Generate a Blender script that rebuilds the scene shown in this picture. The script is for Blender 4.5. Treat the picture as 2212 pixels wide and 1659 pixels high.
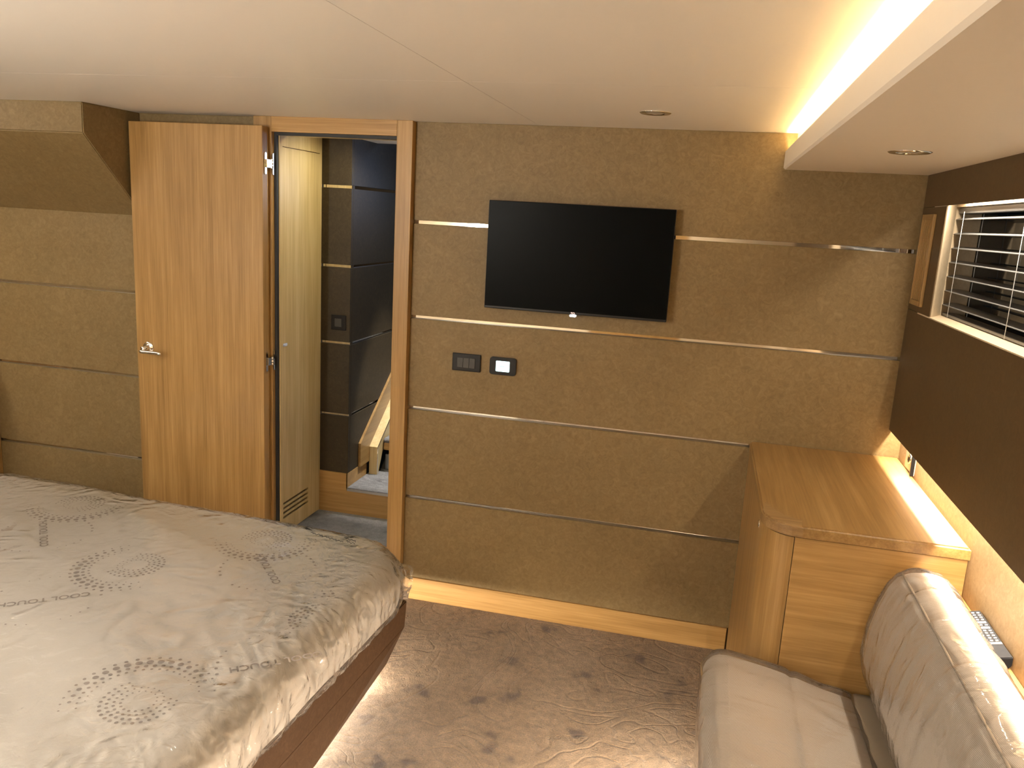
import bpy, bmesh, math, random
from mathutils import Vector, Matrix, noise
random.seed(7)
PI = math.pi
for o in list(bpy.data.objects): bpy.data.objects.remove(o)
S = bpy.context.scene
C = S.collection

# ------------------------------------------------------------------ camera
cam = bpy.data.objects.new('camera', bpy.data.cameras.new('camera')); C.objects.link(cam)
RIGHT = Vector((0.9702077, 0.2358847, 0.0552753)); DOWN = Vector((0.1008475, -0.1857541, -0.9774074)); FWD = Vector((-0.2202878, 0.9538626, -0.2040084))
m = Matrix((RIGHT, -DOWN, -FWD)).transposed().to_4x4()
m.translation = Vector((1.18616, -3.2, 1.71793))
cam.matrix_world = m
cam.data.sensor_fit = 'HORIZONTAL'; cam.data.sensor_width = 36; cam.data.lens = 1745.271 / 2212 * 36
cam.data.clip_start = 0.01; cam.data.clip_end = 50
S.camera = cam

# ------------------------------------------------------------------ light and exposure
S.view_settings.view_transform = 'Standard'; S.view_settings.look = 'None'
S.view_settings.gamma = 1; S.view_settings.exposure = 0.85
try: S.view_settings.use_curve_mapping = False
except Exception: pass
w = bpy.data.worlds.new('night'); S.world = w; w.use_nodes = True
w.node_tree.nodes['Background'].inputs[0].default_value = (0.004, 0.007, 0.010, 1)
w.node_tree.nodes['Background'].inputs[1].default_value = 1.0
WARM = (1.0, 0.86, 0.68)
AMBER = (1.0, 0.74, 0.38)
SOFT = (1.0, 0.94, 0.84)
COOL = (0.72, 0.86, 1.0)

def area(name, loc, sx, sy, power, color, direction=(0, 0, -1), spread=PI, ydir=(0, 1, 0)):
    l = bpy.data.lights.new(name, 'AREA'); l.shape = 'RECTANGLE'; l.size = sx; l.size_y = sy
    l.energy = power; l.color = color; l.spread = spread
    o = bpy.data.objects.new(name, l); C.objects.link(o)
    z = -Vector(direction).normalized(); y = Vector(ydir); x = y.cross(z).normalized(); y = z.cross(x)
    mm = Matrix((x, y, z)).transposed().to_4x4(); mm.translation = Vector(loc); o.matrix_world = mm
    return o
def spot(name, loc, power, color, angle=100, blend=0.6, size=0.03, target=None):
    l = bpy.data.lights.new(name, 'SPOT'); l.energy = power; l.color = color
    l.spot_size = math.radians(angle); l.spot_blend = blend; l.shadow_soft_size = size
    o = bpy.data.objects.new(name, l); C.objects.link(o); o.location = loc
    if target: o.rotation_euler = (Vector(target) - Vector(loc)).to_track_quat('-Z', 'Y').to_euler()
    return o
# ceiling cove light on top of the soffit lip, shining up at the ceiling
area('cove_light', (1.443, -2.15, 1.958), 0.012, 4.25, 17, AMBER, (0, 0, 1))
# unseen fill lights added behind the camera and over the bed head
area('fill_light_aft', (-0.7, -4.1, 1.95), 2.6, 0.06, 108, SOFT, (0, 0.4, 1), ydir=(1, 0, 0))
area('back_wall_fill', (-0.6, -4.0, 2.0), 2.4, 0.05, 26, SOFT, (0, -0.7, -1), ydir=(1, 0, 0))  # added fill, brightens the wall that the steel strips reflect
area('fill_light_port', (-2.5, -2.2, 1.95), 0.06, 3.6, 34, SOFT, (0.1, 0, 1))  # unseen upward fill added along the left side
# led strip in the cavity under the wall panel, shining down on cabinet top and ledge
area('ledge_light', (1.949, -2.0, 1.066), 0.010, 3.9, 34, WARM, (0, 0, -1), spread=math.radians(150))
# led strip up in the window recess
area('window_recess_light', (1.945, -1.28, 1.852), 0.014, 1.90, 8, WARM, (0.0, 0, -1))
# led strips under bed plinth and sofa plinth
area('bed_plinth_light', (0.06, -1.80, 0.045), 0.02, 2.2, 8, SOFT, (1, 0, -0.35))
area('bed_foot_light', (-0.45, -0.76, 0.050), 1.1, 0.012, 15, WARM, (0, 1, 0), ydir=(0, 0, 1))
area('sofa_plinth_light', (1.306, -1.91, 0.20), 0.012, 1.95, 26, WARM, (-0.55, 0, -1))
# fill spots added over the bed, then the lit downlights behind the camera
for i, (x, y) in enumerate(((-0.1, -1.95), (-1.2, -1.95), (0.98, -3.9), (-0.9, -3.8))):
    spot('fill_and_downlight_beam', (x, y, 2.05), (10, 11, 14, 14)[i], SOFT, 150, 1.0, 0.03)
area('cool_fill_port', (-2.45, -3.3, 1.3), 0.5, 0.4, 6, (0.70, 0.88, 1.0), (1.0, 0.42, -0.35))  # cool fill added for the near corner of the bed, no window modelled
# lobby and stairwell
spot('lobby_downlight_beam', (-0.16, 0.20, 2.03), 13, (1.0, 0.92, 0.62), 130, 0.5, 0.03, (-0.62, 0.25, 1.2))
spot('stairwell_lamp', (0.16, 0.86, 2.64), 190, (1.0, 0.95, 0.88), 30, 0.35, 0.03, (-0.24, 0.88, 0.3))
area('stairwell_dusk', (0.1, 1.1, 1.85), 0.4, 0.4, 2.2, (0.50, 0.66, 1.0), (-0.45, -0.9, -1.6))
area('stairwell_glow', (0.3, 1.9, 2.66), 0.4, 0.5, 3, (0.5, 0.66, 1.0), (-0.6, -0.2, -1))
area('lobby_bounce_fill', (0.6, 0.25, 1.2), 0.3, 0.3, 1.0, (1.0, 0.86, 0.6), (-0.5, 0, 1))  # bounce fill added to lift the lobby ceiling

# ------------------------------------------------------------------ materials
def new_mat(name):
    mt = bpy.data.materials.new(name); mt.use_nodes = True
    nt = mt.node_tree; b = nt.nodes['Principled BSDF']
    return mt, nt, b
def N(nt, typ, **kw):
    n = nt.nodes.new(typ)
    for k, v in kw.items():
        if k.startswith('i_'):
            n.inputs[k[2:].replace('_', ' ')].default_value = v
        else: setattr(n, k, v)
    return n
def L(nt, a, b): nt.links.new(a, b)
def ramp(nt, src, stops):
    r = nt.nodes.new('ShaderNodeValToRGB'); e = r.color_ramp.elements
    e[0].position, e[0].color = stops[0][0], (*stops[0][1], 1)
    e[1].position, e[1].color = stops[-1][0], (*stops[-1][1], 1)
    for p_, c_ in stops[1:-1]:
        x = e.new(p_); x.color = (*c_, 1)
    L(nt, src, r.inputs[0]); return r
def coords(nt, scale=(1, 1, 1), rot=(0, 0, 0), loc=(0, 0, 0)):
    t = nt.nodes.new('ShaderNodeTexCoord'); mp = nt.nodes.new('ShaderNodeMapping')
    mp.inputs['Scale'].default_value = scale; mp.inputs['Rotation'].default_value = rot; mp.inputs['Location'].default_value = loc
    L(nt, t.outputs['Object'], mp.inputs[0]); return mp.outputs[0]
def plain(name, col, rough=0.5, metal=0.0, spec=0.5, emit=None, es=0.0):
    mt, nt, b = new_mat(name)
    b.inputs['Base Color'].default_value = (*col, 1); b.inputs['Roughness'].default_value = rough
    b.inputs['Metallic'].default_value = metal; b.inputs['Specular IOR Level'].default_value = spec
    if emit:
        b.inputs['Emission Color'].default_value = (*emit, 1); b.inputs['Emission Strength'].default_value = es
    # faint procedural variation of roughness so nothing is perfectly uniform
    n = N(nt, 'ShaderNodeTexNoise', i_Scale=60.0, i_Detail=3.0); L(nt, coords(nt), n.inputs['Vector'])
    mr = N(nt, 'ShaderNodeMapRange'); mr.inputs['To Min'].default_value = rough * 0.9; mr.inputs['To Max'].default_value = min(1, rough * 1.1 + 0.002)
    L(nt, n.outputs['Fac'], mr.inputs['Value']); L(nt, mr.outputs[0], b.inputs['Roughness'])
    return mt
def leather(name, dark, mid, light, rough=0.55):
    mt, nt, b = new_mat(name); v = coords(nt)
    n1 = N(nt, 'ShaderNodeTexNoise', i_Scale=3.0, i_Detail=5.0, i_Roughness=0.6); L(nt, v, n1.inputs['Vector'])
    n2 = N(nt, 'ShaderNodeTexNoise', i_Scale=40.0, i_Detail=8.0, i_Roughness=0.72, i_Distortion=1.6); L(nt, v, n2.inputs['Vector'])
    mx = N(nt, 'ShaderNodeMath', operation='MULTIPLY_ADD'); mx.inputs[1].default_value = 0.75
    h = N(nt, 'ShaderNodeMath', operation='MULTIPLY'); h.inputs[1].default_value = 0.25
    L(nt, n1.outputs['Fac'], h.inputs[0]); L(nt, n2.outputs['Fac'], mx.inputs[0]); L(nt, h.outputs[0], mx.inputs[2])
    r = ramp(nt, mx.outputs[0], [(0.34, dark), (0.5, mid), (0.66, light)])
    # fine pale scratches
    s = N(nt, 'ShaderNodeTexVoronoi', feature='DISTANCE_TO_EDGE', i_Scale=30.0)
    d = N(nt, 'ShaderNodeTexNoise', i_Scale=9.0, i_Detail=3.0); L(nt, v, d.inputs['Vector'])
    ad = N(nt, 'ShaderNodeVectorMath', operation='MULTIPLY_ADD'); ad.inputs[1].default_value = (0.35, 0.35, 0.35)
    L(nt, d.outputs['Color'], ad.inputs[0]); L(nt, v, ad.inputs[2]); L(nt, ad.outputs[0], s.inputs['Vector'])
    sr = ramp(nt, s.outputs['Distance'], [(0.0, (1, 1, 1)), (0.03, (0, 0, 0))])
    msk = N(nt, 'ShaderNodeTexNoise', i_Scale=7.0, i_Detail=2.0); L(nt, v, msk.inputs['Vector'])
    mr = ramp(nt, msk.outputs['Fac'], [(0.48, (0, 0, 0)), (0.62, (1, 1, 1))])
    f = N(nt, 'ShaderNodeMath', operation='MULTIPLY'); L(nt, sr.outputs[0], f.inputs[0]); L(nt, mr.outputs[0], f.inputs[1])
    f2 = N(nt, 'ShaderNodeMath', operation='MULTIPLY'); f2.inputs[1].default_value = 0.28; L(nt, f.outputs[0], f2.inputs[0])
    mc = N(nt, 'ShaderNodeMix', data_type='RGBA'); L(nt, f2.outputs[0], mc.inputs[0]); L(nt, r.outputs[0], mc.inputs[6])
    mc.inputs[7].default_value = (*[min(1, c * 1.25) for c in light], 1)
    L(nt, mc.outputs[2], b.inputs['Base Color'])
    b.inputs['Roughness'].default_value = rough; b.inputs['Specular IOR Level'].default_value = 0.35
    g = N(nt, 'ShaderNodeTexNoise', i_Scale=420.0, i_Detail=2.0); L(nt, v, g.inputs['Vector'])
    bp = N(nt, 'ShaderNodeBump', i_Strength=0.12, i_Distance=0.002); L(nt, g.outputs['Fac'], bp.inputs['Height']); L(nt, bp.outputs[0], b.inputs['Normal'])
    return mt
def wood(name, axis, dark, mid, light, rough=0.38, seed=0.0):
    """oak veneer, grain running along the given axis (0 x, 1 y, 2 z)"""
    mt, nt, b = new_mat(name)
    def sc(fine, along):
        s = [fine] * 3; s[axis] = along; return tuple(s)
    va = coords(nt, sc(1.0, 0.025), loc=(seed, seed * 1.3, seed * 0.7))
    n1 = N(nt, 'ShaderNodeTexNoise', i_Scale=170.0, i_Detail=5.0, i_Roughness=0.65, i_Distortion=0.2); L(nt, va, n1.inputs['Vector'])
    vb = coords(nt, sc(1.0, 0.10), loc=(seed, seed, seed))
    n2 = N(nt, 'ShaderNodeTexNoise', i_Scale=16.0, i_Detail=4.0, i_Distortion=0.5); L(nt, vb, n2.inputs['Vector'])
    vc = coords(nt, sc(1.0, 0.02), loc=(seed * 2, seed, 0))
    n3 = N(nt, 'ShaderNodeTexNoise', i_Scale=60.0, i_Detail=2.0); L(nt, vc, n3.inputs['Vector'])
    a = N(nt, 'ShaderNodeMath', operation='MULTIPLY_ADD'); a.inputs[1].default_value = 0.40
    c = N(nt, 'ShaderNodeMath', operation='MULTIPLY_ADD'); c.inputs[1].default_value = 0.35
    e = N(nt, 'ShaderNodeMath', operation='MULTIPLY'); e.inputs[1].default_value = 0.25
    L(nt, n1.outputs['Fac'], a.inputs[0]); L(nt, n2.outputs['Fac'], c.inputs[0]); L(nt, n3.outputs['Fac'], e.inputs[0])
    L(nt, e.outputs[0], c.inputs[2]); L(nt, c.outputs[0], a.inputs[2])
    r = ramp(nt, a.outputs[0], [(0.36, dark), (0.5, mid), (0.64, light)])
    L(nt, r.outputs[0], b.inputs['Base Color'])
    b.inputs['Roughness'].default_value = rough; b.inputs['Specular IOR Level'].default_value = 0.4
    bp = N(nt, 'ShaderNodeBump', i_Strength=0.10, i_Distance=0.001); L(nt, n1.outputs['Fac'], bp.inputs['Height']); L(nt, bp.outputs[0], b.inputs['Normal'])
    return mt
LD, LM, LL = (0.145, 0.097, 0.037), (0.180, 0.122, 0.050), (0.222, 0.154, 0.069)
M = {}
M['leather'] = leather('tan_leather', LD, LM, LL)
M['leather_dark'] = leather('brown_leather', (0.060, 0.030, 0.014), (0.085, 0.045, 0.022), (0.12, 0.066, 0.035))
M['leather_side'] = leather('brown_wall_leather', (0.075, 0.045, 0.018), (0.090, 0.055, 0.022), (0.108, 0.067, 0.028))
M['leather_lobby'] = leather('dark_lobby_leather', (0.020, 0.013, 0.005), (0.030, 0.020, 0.008), (0.046, 0.032, 0.014))
M['reveal'] = leather('cream_leather', (0.52, 0.42, 0.28), (0.60, 0.49, 0.34), (0.66, 0.55, 0.40))
OD, OM, OL = (0.31, 0.180, 0.068), (0.42, 0.255, 0.103), (0.53, 0.335, 0.150)
M['oak_x'] = wood('oak_grain_across', 0, (0.27, 0.150, 0.047), (0.37, 0.215, 0.073), (0.47, 0.285, 0.108), seed=1.1)
M['oak_y'] = wood('oak_grain_deep', 1, (0.185, 0.100, 0.030), (0.255, 0.145, 0.046), (0.33, 0.200, 0.072), seed=2.2)
M['oak_z'] = wood('oak_grain_upright', 2, (0.225, 0.125, 0.038), (0.315, 0.182, 0.060), (0.405, 0.245, 0.090), seed=3.3)
M['oak_z2'] = wood('oak_grain_upright_lobby', 2, (0.40, 0.29, 0.13), (0.52, 0.39, 0.19), (0.62, 0.49, 0.27), seed=5.3)
M['oak_end'] = wood('oak_solid_corner', 0, (0.15, 0.085, 0.032), (0.23, 0.135, 0.052), (0.33, 0.205, 0.085), seed=7.1)
M['ceiling'] = plain('ceiling_panel_vinyl', (0.76, 0.715, 0.65), 0.45, spec=0.35)
M['soffit'] = plain('soffit_vinyl', (0.70, 0.63, 0.53), 0.5, spec=0.3)
M['chrome'] = plain('polished_steel', (0.82, 0.80, 0.77), 0.045, 1.0)
M['black'] = plain('black_plastic', (0.006, 0.006, 0.007), 0.35, spec=0.3)
M['black_gloss'] = plain('black_screen_glass', (0.0025, 0.003, 0.003), 0.30, spec=0.03)
M['key'] = plain('dark_grey_rocker', (0.035, 0.034, 0.032), 0.35)
M['gasket'] = plain('black_rubber', (0.010, 0.009, 0.008), 0.6)
M['gap'] = plain('dark_gap', (0.02, 0.013, 0.008), 0.8)
M['white_glow'] = plain('lit_white_indicator', (0.8, 0.85, 0.9), 0.4, emit=(0.75, 0.88, 1.0), es=3.0)
M['logo'] = plain('glowing_logo_print', (0.8, 0.6, 0.6), 0.5, emit=(0.9, 0.7, 0.7), es=0.35)  # print lifted by an added faint glow, no lamp behind it
M['screen_glow'] = plain('lit_display', (0.6, 0.9, 0.9), 0.4, emit=(0.62, 0.97, 1.0), es=1.7)
M['teal'] = plain('display_lettering', (0.01, 0.3, 0.3), 0.5, emit=(0.0, 0.35, 0.36), es=1.0)
M['led'] = plain('led_diffuser', (0.9, 0.85, 0.7), 0.5, emit=(1.0, 0.85, 0.6), es=6.0)
M['slat'] = plain('silver_slat', (0.17, 0.17, 0.17), 0.35, 0.2)
M['cord'] = plain('grey_cord', (0.5, 0.5, 0.5), 0.6)
M['rubber_grey'] = plain('remote_grey_button', (0.26, 0.265, 0.28), 0.5)
M['remote'] = plain('remote_dark_case', (0.012, 0.012, 0.014), 0.6, spec=0.1)
M['plate'] = plain('beige_socket_plate', (0.62, 0.50, 0.34), 0.4)
M['lens'] = plain('downlight_lens', (0.45, 0.40, 0.34), 0.2)
M['glass_dark'] = plain('night_glass', (0.003, 0.006, 0.009), 0.05, spec=0.2)
M['hull'] = plain('dark_plinth', (0.03, 0.02, 0.015), 0.7)
M['print'] = plain('grey_print', (0.36, 0.31, 0.28), 0.85)
M['ink'] = plain('pen_ink', (0.03, 0.03, 0.04), 0.6)

# mattress ticking: off-white knitted cloth
mt, nt, b = new_mat('knitted_ticking'); v = coords(nt)
n = N(nt, 'ShaderNodeTexNoise', i_Scale=900.0, i_Detail=2.0); L(nt, v, n.inputs['Vector'])
r = ramp(nt, n.outputs['Fac'], [(0.3, (0.72, 0.68, 0.625)), (0.7, (0.80, 0.76, 0.70))]); L(nt, r.outputs[0], b.inputs['Base Color'])
b.inputs['Roughness'].default_value = 0.9; b.inputs['Specular IOR Level'].default_value = 0.2
bp = N(nt, 'ShaderNodeBump', i_Strength=0.25, i_Distance=0.002); L(nt, n.outputs['Fac'], bp.inputs['Height']); L(nt, bp.outputs[0], b.inputs['Normal'])
M['ticking'] = mt
# woven upholstery
def weave(name, a, b_, per=0.0042, rot=0.6):
    mt, nt, b = new_mat(name)
    g = nt.nodes.new('ShaderNodeTexCoord'); sp = nt.nodes.new('ShaderNodeSeparateXYZ')
    mp = N(nt, 'ShaderNodeMapping'); mp.inputs['Rotation'].default_value = (0, 0, rot); L(nt, g.outputs['UV'], mp.inputs[0]); L(nt, mp.outputs[0], sp.inputs[0])
    outs = []
    for k in (0, 1):
        mu = N(nt, 'ShaderNodeMath', operation='MULTIPLY'); mu.inputs[1].default_value = 2 * PI / per; L(nt, sp.outputs[k], mu.inputs[0])
        si = N(nt, 'ShaderNodeMath', operation='SINE'); L(nt, mu.outputs[0], si.inputs[0]); outs.append(si.outputs[0])
    pr = N(nt, 'ShaderNodeMath', operation='MULTIPLY'); L(nt, outs[0], pr.inputs[0]); L(nt, outs[1], pr.inputs[1])
    r = ramp(nt, pr.outputs[0], [(0.0, a), (0.35, b_)])
    r.color_ramp.elements[0].position = 0.0
    mr = N(nt, 'ShaderNodeMapRange'); mr.inputs['From Min'].default_value = -1; L(nt, pr.outputs[0], mr.inputs['Value']); L(nt, mr.outputs[0], r.inputs[0])
    r.color_ramp.elements[0].position = 0.25; r.color_ramp.elements[1].position = 0.65
    L(nt, r.outputs[0], b.inputs['Base Color']); b.inputs['Roughness'].default_value = 0.85; b.inputs['Specular IOR Level'].default_value = 0.2
    bp = N(nt, 'ShaderNodeBump', i_Strength=0.3, i_Distance=0.001); L(nt, mr.outputs[0], bp.inputs['Height']); L(nt, bp.outputs[0], b.inputs['Normal'])
    return mt
M['weave'] = weave('woven_upholstery', (0.42, 0.355, 0.29), (0.72, 0.645, 0.56))
M['weave_dark'] = weave('woven_upholstery_taupe', (0.20, 0.165, 0.12), (0.30, 0.25, 0.19))
M['piping'] = plain('taupe_piping', (0.30, 0.25, 0.20), 0.8)
# clear plastic film
def film(name, scale, milk=0.10, gloss=0.16, bump=0.5, rough=0.10, stretch=(1, 1, 1), edge=None):
    mt = bpy.data.materials.new(name); mt.use_nodes = True; nt = mt.node_tree; nt.nodes.clear()
    out = nt.nodes.new('ShaderNodeOutputMaterial'); v = coords(nt, stretch)
    w1 = N(nt, 'ShaderNodeTexNoise', i_Scale=scale, i_Detail=5.0, i_Roughness=0.55, i_Distortion=1.6); L(nt, v, w1.inputs['Vector'])
    try: w1.noise_type = 'RIDGED_MULTIFRACTAL'
    except Exception: pass
    w2 = N(nt, 'ShaderNodeTexNoise', i_Scale=scale * 3.1, i_Detail=4.0, i_Distortion=0.8); L(nt, v, w2.inputs['Vector'])
    su = N(nt, 'ShaderNodeMath', operation='MULTIPLY_ADD'); su.inputs[1].default_value = 0.45
    L(nt, w2.outputs['Fac'], su.inputs[0]); L(nt, w1.outputs['Fac'], su.inputs[2])
    bp = N(nt, 'ShaderNodeBump', i_Strength=bump, i_Distance=0.010 if not edge else 0.028); L(nt, su.outputs[0], bp.inputs['Height'])
    if edge:      # crinkled at the rim, calmer in the middle of the top
        tc = nt.nodes.new('ShaderNodeTexCoord'); sx = nt.nodes.new('ShaderNodeSeparateXYZ'); L(nt, tc.outputs['Object'], sx.inputs[0]); ms = []
        for k_, (e0, e1) in enumerate(edge):
            ab = N(nt, 'ShaderNodeMath', operation='ABSOLUTE'); L(nt, sx.outputs[k_], ab.inputs[0])
            m_ = N(nt, 'ShaderNodeMapRange'); m_.inputs['From Min'].default_value = e0; m_.inputs['From Max'].default_value = e1; L(nt, ab.outputs[0], m_.inputs['Value']); ms.append(m_.outputs[0])
        mxx = N(nt, 'ShaderNodeMath', operation='MAXIMUM'); L(nt, ms[0], mxx.inputs[0]); L(nt, ms[1], mxx.inputs[1])
        mm_ = N(nt, 'ShaderNodeMapRange'); mm_.inputs['To Min'].default_value = bump * 0.28; mm_.inputs['To Max'].default_value = bump; L(nt, mxx.outputs[0], mm_.inputs['Value'])
        L(nt, mm_.outputs[0], bp.inputs['Strength'])
    tr = N(nt, 'ShaderNodeBsdfTransparent'); tr.inputs[0].default_value = (1.0, 1.0, 1.0, 1)
    gl = N(nt, 'ShaderNodeBsdfGlossy'); gl.inputs['Roughness'].default_value = rough; gl.inputs[0].default_value = (1, 1, 1, 1)
    df = N(nt, 'ShaderNodeBsdfDiffuse'); df.inputs[0].default_value = (0.80, 0.78, 0.76, 1)
    L(nt, bp.outputs[0], gl.inputs['Normal']); L(nt, bp.outputs[0], df.inputs['Normal'])
    fr = N(nt, 'ShaderNodeFresnel'); fr.inputs[0].default_value = 1.5; L(nt, bp.outputs[0], fr.inputs['Normal'])
    ad = N(nt, 'ShaderNodeMath', operation='MULTIPLY_ADD'); ad.inputs[1].default_value = 1.35; ad.inputs[2].default_value = gloss * 0.3; ad.use_clamp = True
    L(nt, fr.outputs[0], ad.inputs[0])
    m1 = nt.nodes.new('ShaderNodeMixShader'); m1.inputs[0].default_value = milk; L(nt, tr.outputs[0], m1.inputs[1]); L(nt, df.outputs[0], m1.inputs[2])
    m2 = nt.nodes.new('ShaderNodeMixShader'); L(nt, ad.outputs[0], m2.inputs[0]); L(nt, m1.outputs[0], m2.inputs[1]); L(nt, gl.outputs[0], m2.inputs[2])
    L(nt, m2.outputs[0], out.inputs[0]); return mt
M['film_bed'] = film('clear_film_over_mattress', 7.0, 0.10, 0.08, 1.0, 0.075, edge=((0.62, 1.0), (0.72, 0.97)))
M['film_sofa'] = film('clear_film_over_sofa', 9.0, 0.12, 0.10, 0.45, 0.09, (0.5, 1.6, 1.0))

# carved carpet
def carpet(name, a, b_, c_, relief=1.0):
    mt, nt, b = new_mat(name); v = coords(nt)
    dn = N(nt, 'ShaderNodeTexNoise', i_Scale=2.2, i_Detail=2.0); L(nt, v, dn.inputs['Vector'])
    ad = N(nt, 'ShaderNodeVectorMath', operation='MULTIPLY_ADD'); ad.inputs[1].default_value = (0.45, 0.45, 0.45); L(nt, dn.outputs['Color'], ad.inputs[0]); L(nt, v, ad.inputs[2])
    vo = N(nt, 'ShaderNodeTexVoronoi', feature='DISTANCE_TO_EDGE', i_Scale=3.3); L(nt, ad.outputs[0], vo.inputs['Vector'])
    e1 = ramp(nt, vo.outputs['Distance'], [(0.0, (0.45, 0.45, 0.45)), (0.07, (1, 1, 1))])
    wv = N(nt, 'ShaderNodeTexWave', wave_type='RINGS', i_Scale=1.6, i_Distortion=9.0, i_Detail=2.0); wv.inputs['Detail Scale'].default_value = 1.0; L(nt, v, wv.inputs['Vector'])
    e2 = ramp(nt, wv.outputs['Fac'], [(0.0, (0, 0, 0)), (0.22, (1, 1, 1))])
    # clusters of small carved rings
    vr = N(nt, 'ShaderNodeTexVoronoi', i_Scale=30.0); L(nt, v, vr.inputs['Vector']); vr.inputs['Randomness'].default_value = 0.75
    rr = ramp(nt, vr.outputs['Distance'], [(0.12, (1, 1, 1)), (0.22, (0, 0, 0)), (0.32, (1, 1, 1))])
    cm = N(nt, 'ShaderNodeTexNoise', i_Scale=4.3, i_Detail=0.0); L(nt, v, cm.inputs['Vector'])
    cr = ramp(nt, cm.outputs['Fac'], [(0.60, (1, 1, 1)), (0.64, (0, 0, 0))])
    mx = N(nt, 'ShaderNodeMath', operation='MAXIMUM'); L(nt, rr.outputs[0], mx.inputs[0]); L(nt, cr.outputs[0], mx.inputs[1])
    pile = N(nt, 'ShaderNodeTexNoise', i_Scale=190.0, i_Detail=4.0, i_Roughness=0.75); L(nt, v, pile.inputs['Vector'])
    clump = N(nt, 'ShaderNodeTexNoise', i_Scale=34.0, i_Detail=4.0, i_Roughness=0.6); L(nt, v, clump.inputs['Vector'])
    def mul(x, k, add=None):
        q = N(nt, 'ShaderNodeMath', operation='MULTIPLY_ADD'); q.inputs[1].default_value = k; L(nt, x, q.inputs[0])
        if add is not None: L(nt, add, q.inputs[2])
        else: q.inputs[2].default_value = 0
        return q.outputs[0]
    # carved scrolls: contour lines of a warped noise, cut as narrow grooves
    cn = N(nt, 'ShaderNodeTexNoise', i_Scale=2.6, i_Detail=1.5, i_Distortion=1.4); L(nt, v, cn.inputs['Vector'])
    cl = N(nt, 'ShaderNodeMath', operation='MULTIPLY'); cl.inputs[1].default_value = 9.0; L(nt, cn.outputs['Fac'], cl.inputs[0])
    cf = N(nt, 'ShaderNodeMath', operation='PINGPONG'); cf.inputs[1].default_value = 0.5; L(nt, cl.outputs[0], cf.inputs[0])
    e3 = ramp(nt, cf.outputs[0], [(0.0, (0, 0, 0)), (0.16, (1, 1, 1))])
    h = mul(e1.outputs[0], 0.30 * relief); h = mul(e3.outputs[0], 0.65 * relief, h); h = mul(mx.outputs[0], 0.55 * relief, h)
    h = mul(pile.outputs['Fac'], 0.9, h); h = mul(clump.outputs['Fac'], 1.5, h)
    bp = N(nt, 'ShaderNodeBump', i_Strength=1.0, i_Distance=0.050); L(nt, h, bp.inputs['Height']); L(nt, bp.outputs[0], b.inputs['Normal'])
    sp = N(nt, 'ShaderNodeTexNoise', i_Scale=7.0, i_Detail=2.0); L(nt, v, sp.inputs['Vector'])
    rs = ramp(nt, sp.outputs['Fac'], [(0.30, c_), (0.38, a), (0.75, b_)])
    pv = ramp(nt, pile.outputs['Fac'], [(0.3, (0.62, 0.62, 0.62)), (0.7, (1.25, 1.25, 1.25))]); pc = ramp(nt, clump.outputs['Fac'], [(0.35, (0.80, 0.80, 0.80)), (0.65, (1.15, 1.15, 1.15))])  # fibre tone plus relief shading painted in: hollows of the pile darker
    x1 = N(nt, 'ShaderNodeVectorMath', operation='MULTIPLY'); L(nt, rs.outputs[0], x1.inputs[0]); L(nt, pv.outputs[0], x1.inputs[1])
    x2 = N(nt, 'ShaderNodeVectorMath', operation='MULTIPLY'); L(nt, x1.outputs[0], x2.inputs[0]); L(nt, pc.outputs[0], x2.inputs[1])
    L(nt, x2.outputs[0], b.inputs['Base Color']); b.inputs['Roughness'].default_value = 0.75
    b.inputs['Sheen Weight'].default_value = 0.35; b.inputs['Sheen Roughness'].default_value = 0.4; b.inputs['Specular IOR Level'].default_value = 0.15
    return mt
M['carpet'] = carpet('carved_taupe_carpet', (0.52, 0.360, 0.225), (0.66, 0.47, 0.31), (0.24, 0.165, 0.125))
M['carpet_lobby'] = carpet('lobby_carpet', (0.30, 0.285, 0.29), (0.44, 0.42, 0.43), (0.17, 0.155, 0.15), 0.0)
M['brushed'] = plain('brushed_steel_riser', (0.55, 0.57, 0.58), 0.30, 0.8)

# ------------------------------------------------------------------ mesh helpers
def finish(name, bm, mat, parent=None, smooth=False, mats=None):
    me = bpy.data.meshes.new(name); bm.normal_update(); bm.to_mesh(me); bm.free()
    for q in (mats or [mat]): me.materials.append(M[q] if isinstance(q, str) else q)
    if smooth:
        for p_ in me.polygons: p_.use_smooth = True
    o = bpy.data.objects.new(name, me); C.objects.link(o)
    if parent: o.parent = parent
    return o
def bx(bm, x0, x1, y0, y1, z0, z1, bev=0.0, seg=2, mi=0):
    x0, x1 = sorted((x0, x1)); y0, y1 = sorted((y0, y1)); z0, z1 = sorted((z0, z1))
    vs = [bm.verts.new((x, y, z)) for x in (x0, x1) for y in (y0, y1) for z in (z0, z1)]
    fs = []
    for q in ((0, 1, 3, 2), (4, 6, 7, 5), (0, 4, 5, 1), (2, 3, 7, 6), (0, 2, 6, 4), (1, 5, 7, 3)):
        f = bm.faces.new([vs[i] for i in q]); f.material_index = mi; fs.append(f)
    if bev > 0:
        es = list({e for f in fs for e in f.edges})
        bmesh.ops.bevel(bm, geom=es, offset=bev, segments=seg, affect='EDGES', profile=0.5)
def box(name, mat, x0, x1, y0, y1, z0, z1, bev=0.0, parent=None, seg=2):
    bm = bmesh.new(); bx(bm, x0, x1, y0, y1, z0, z1, bev, seg); return finish(name, bm, mat, parent)
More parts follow.
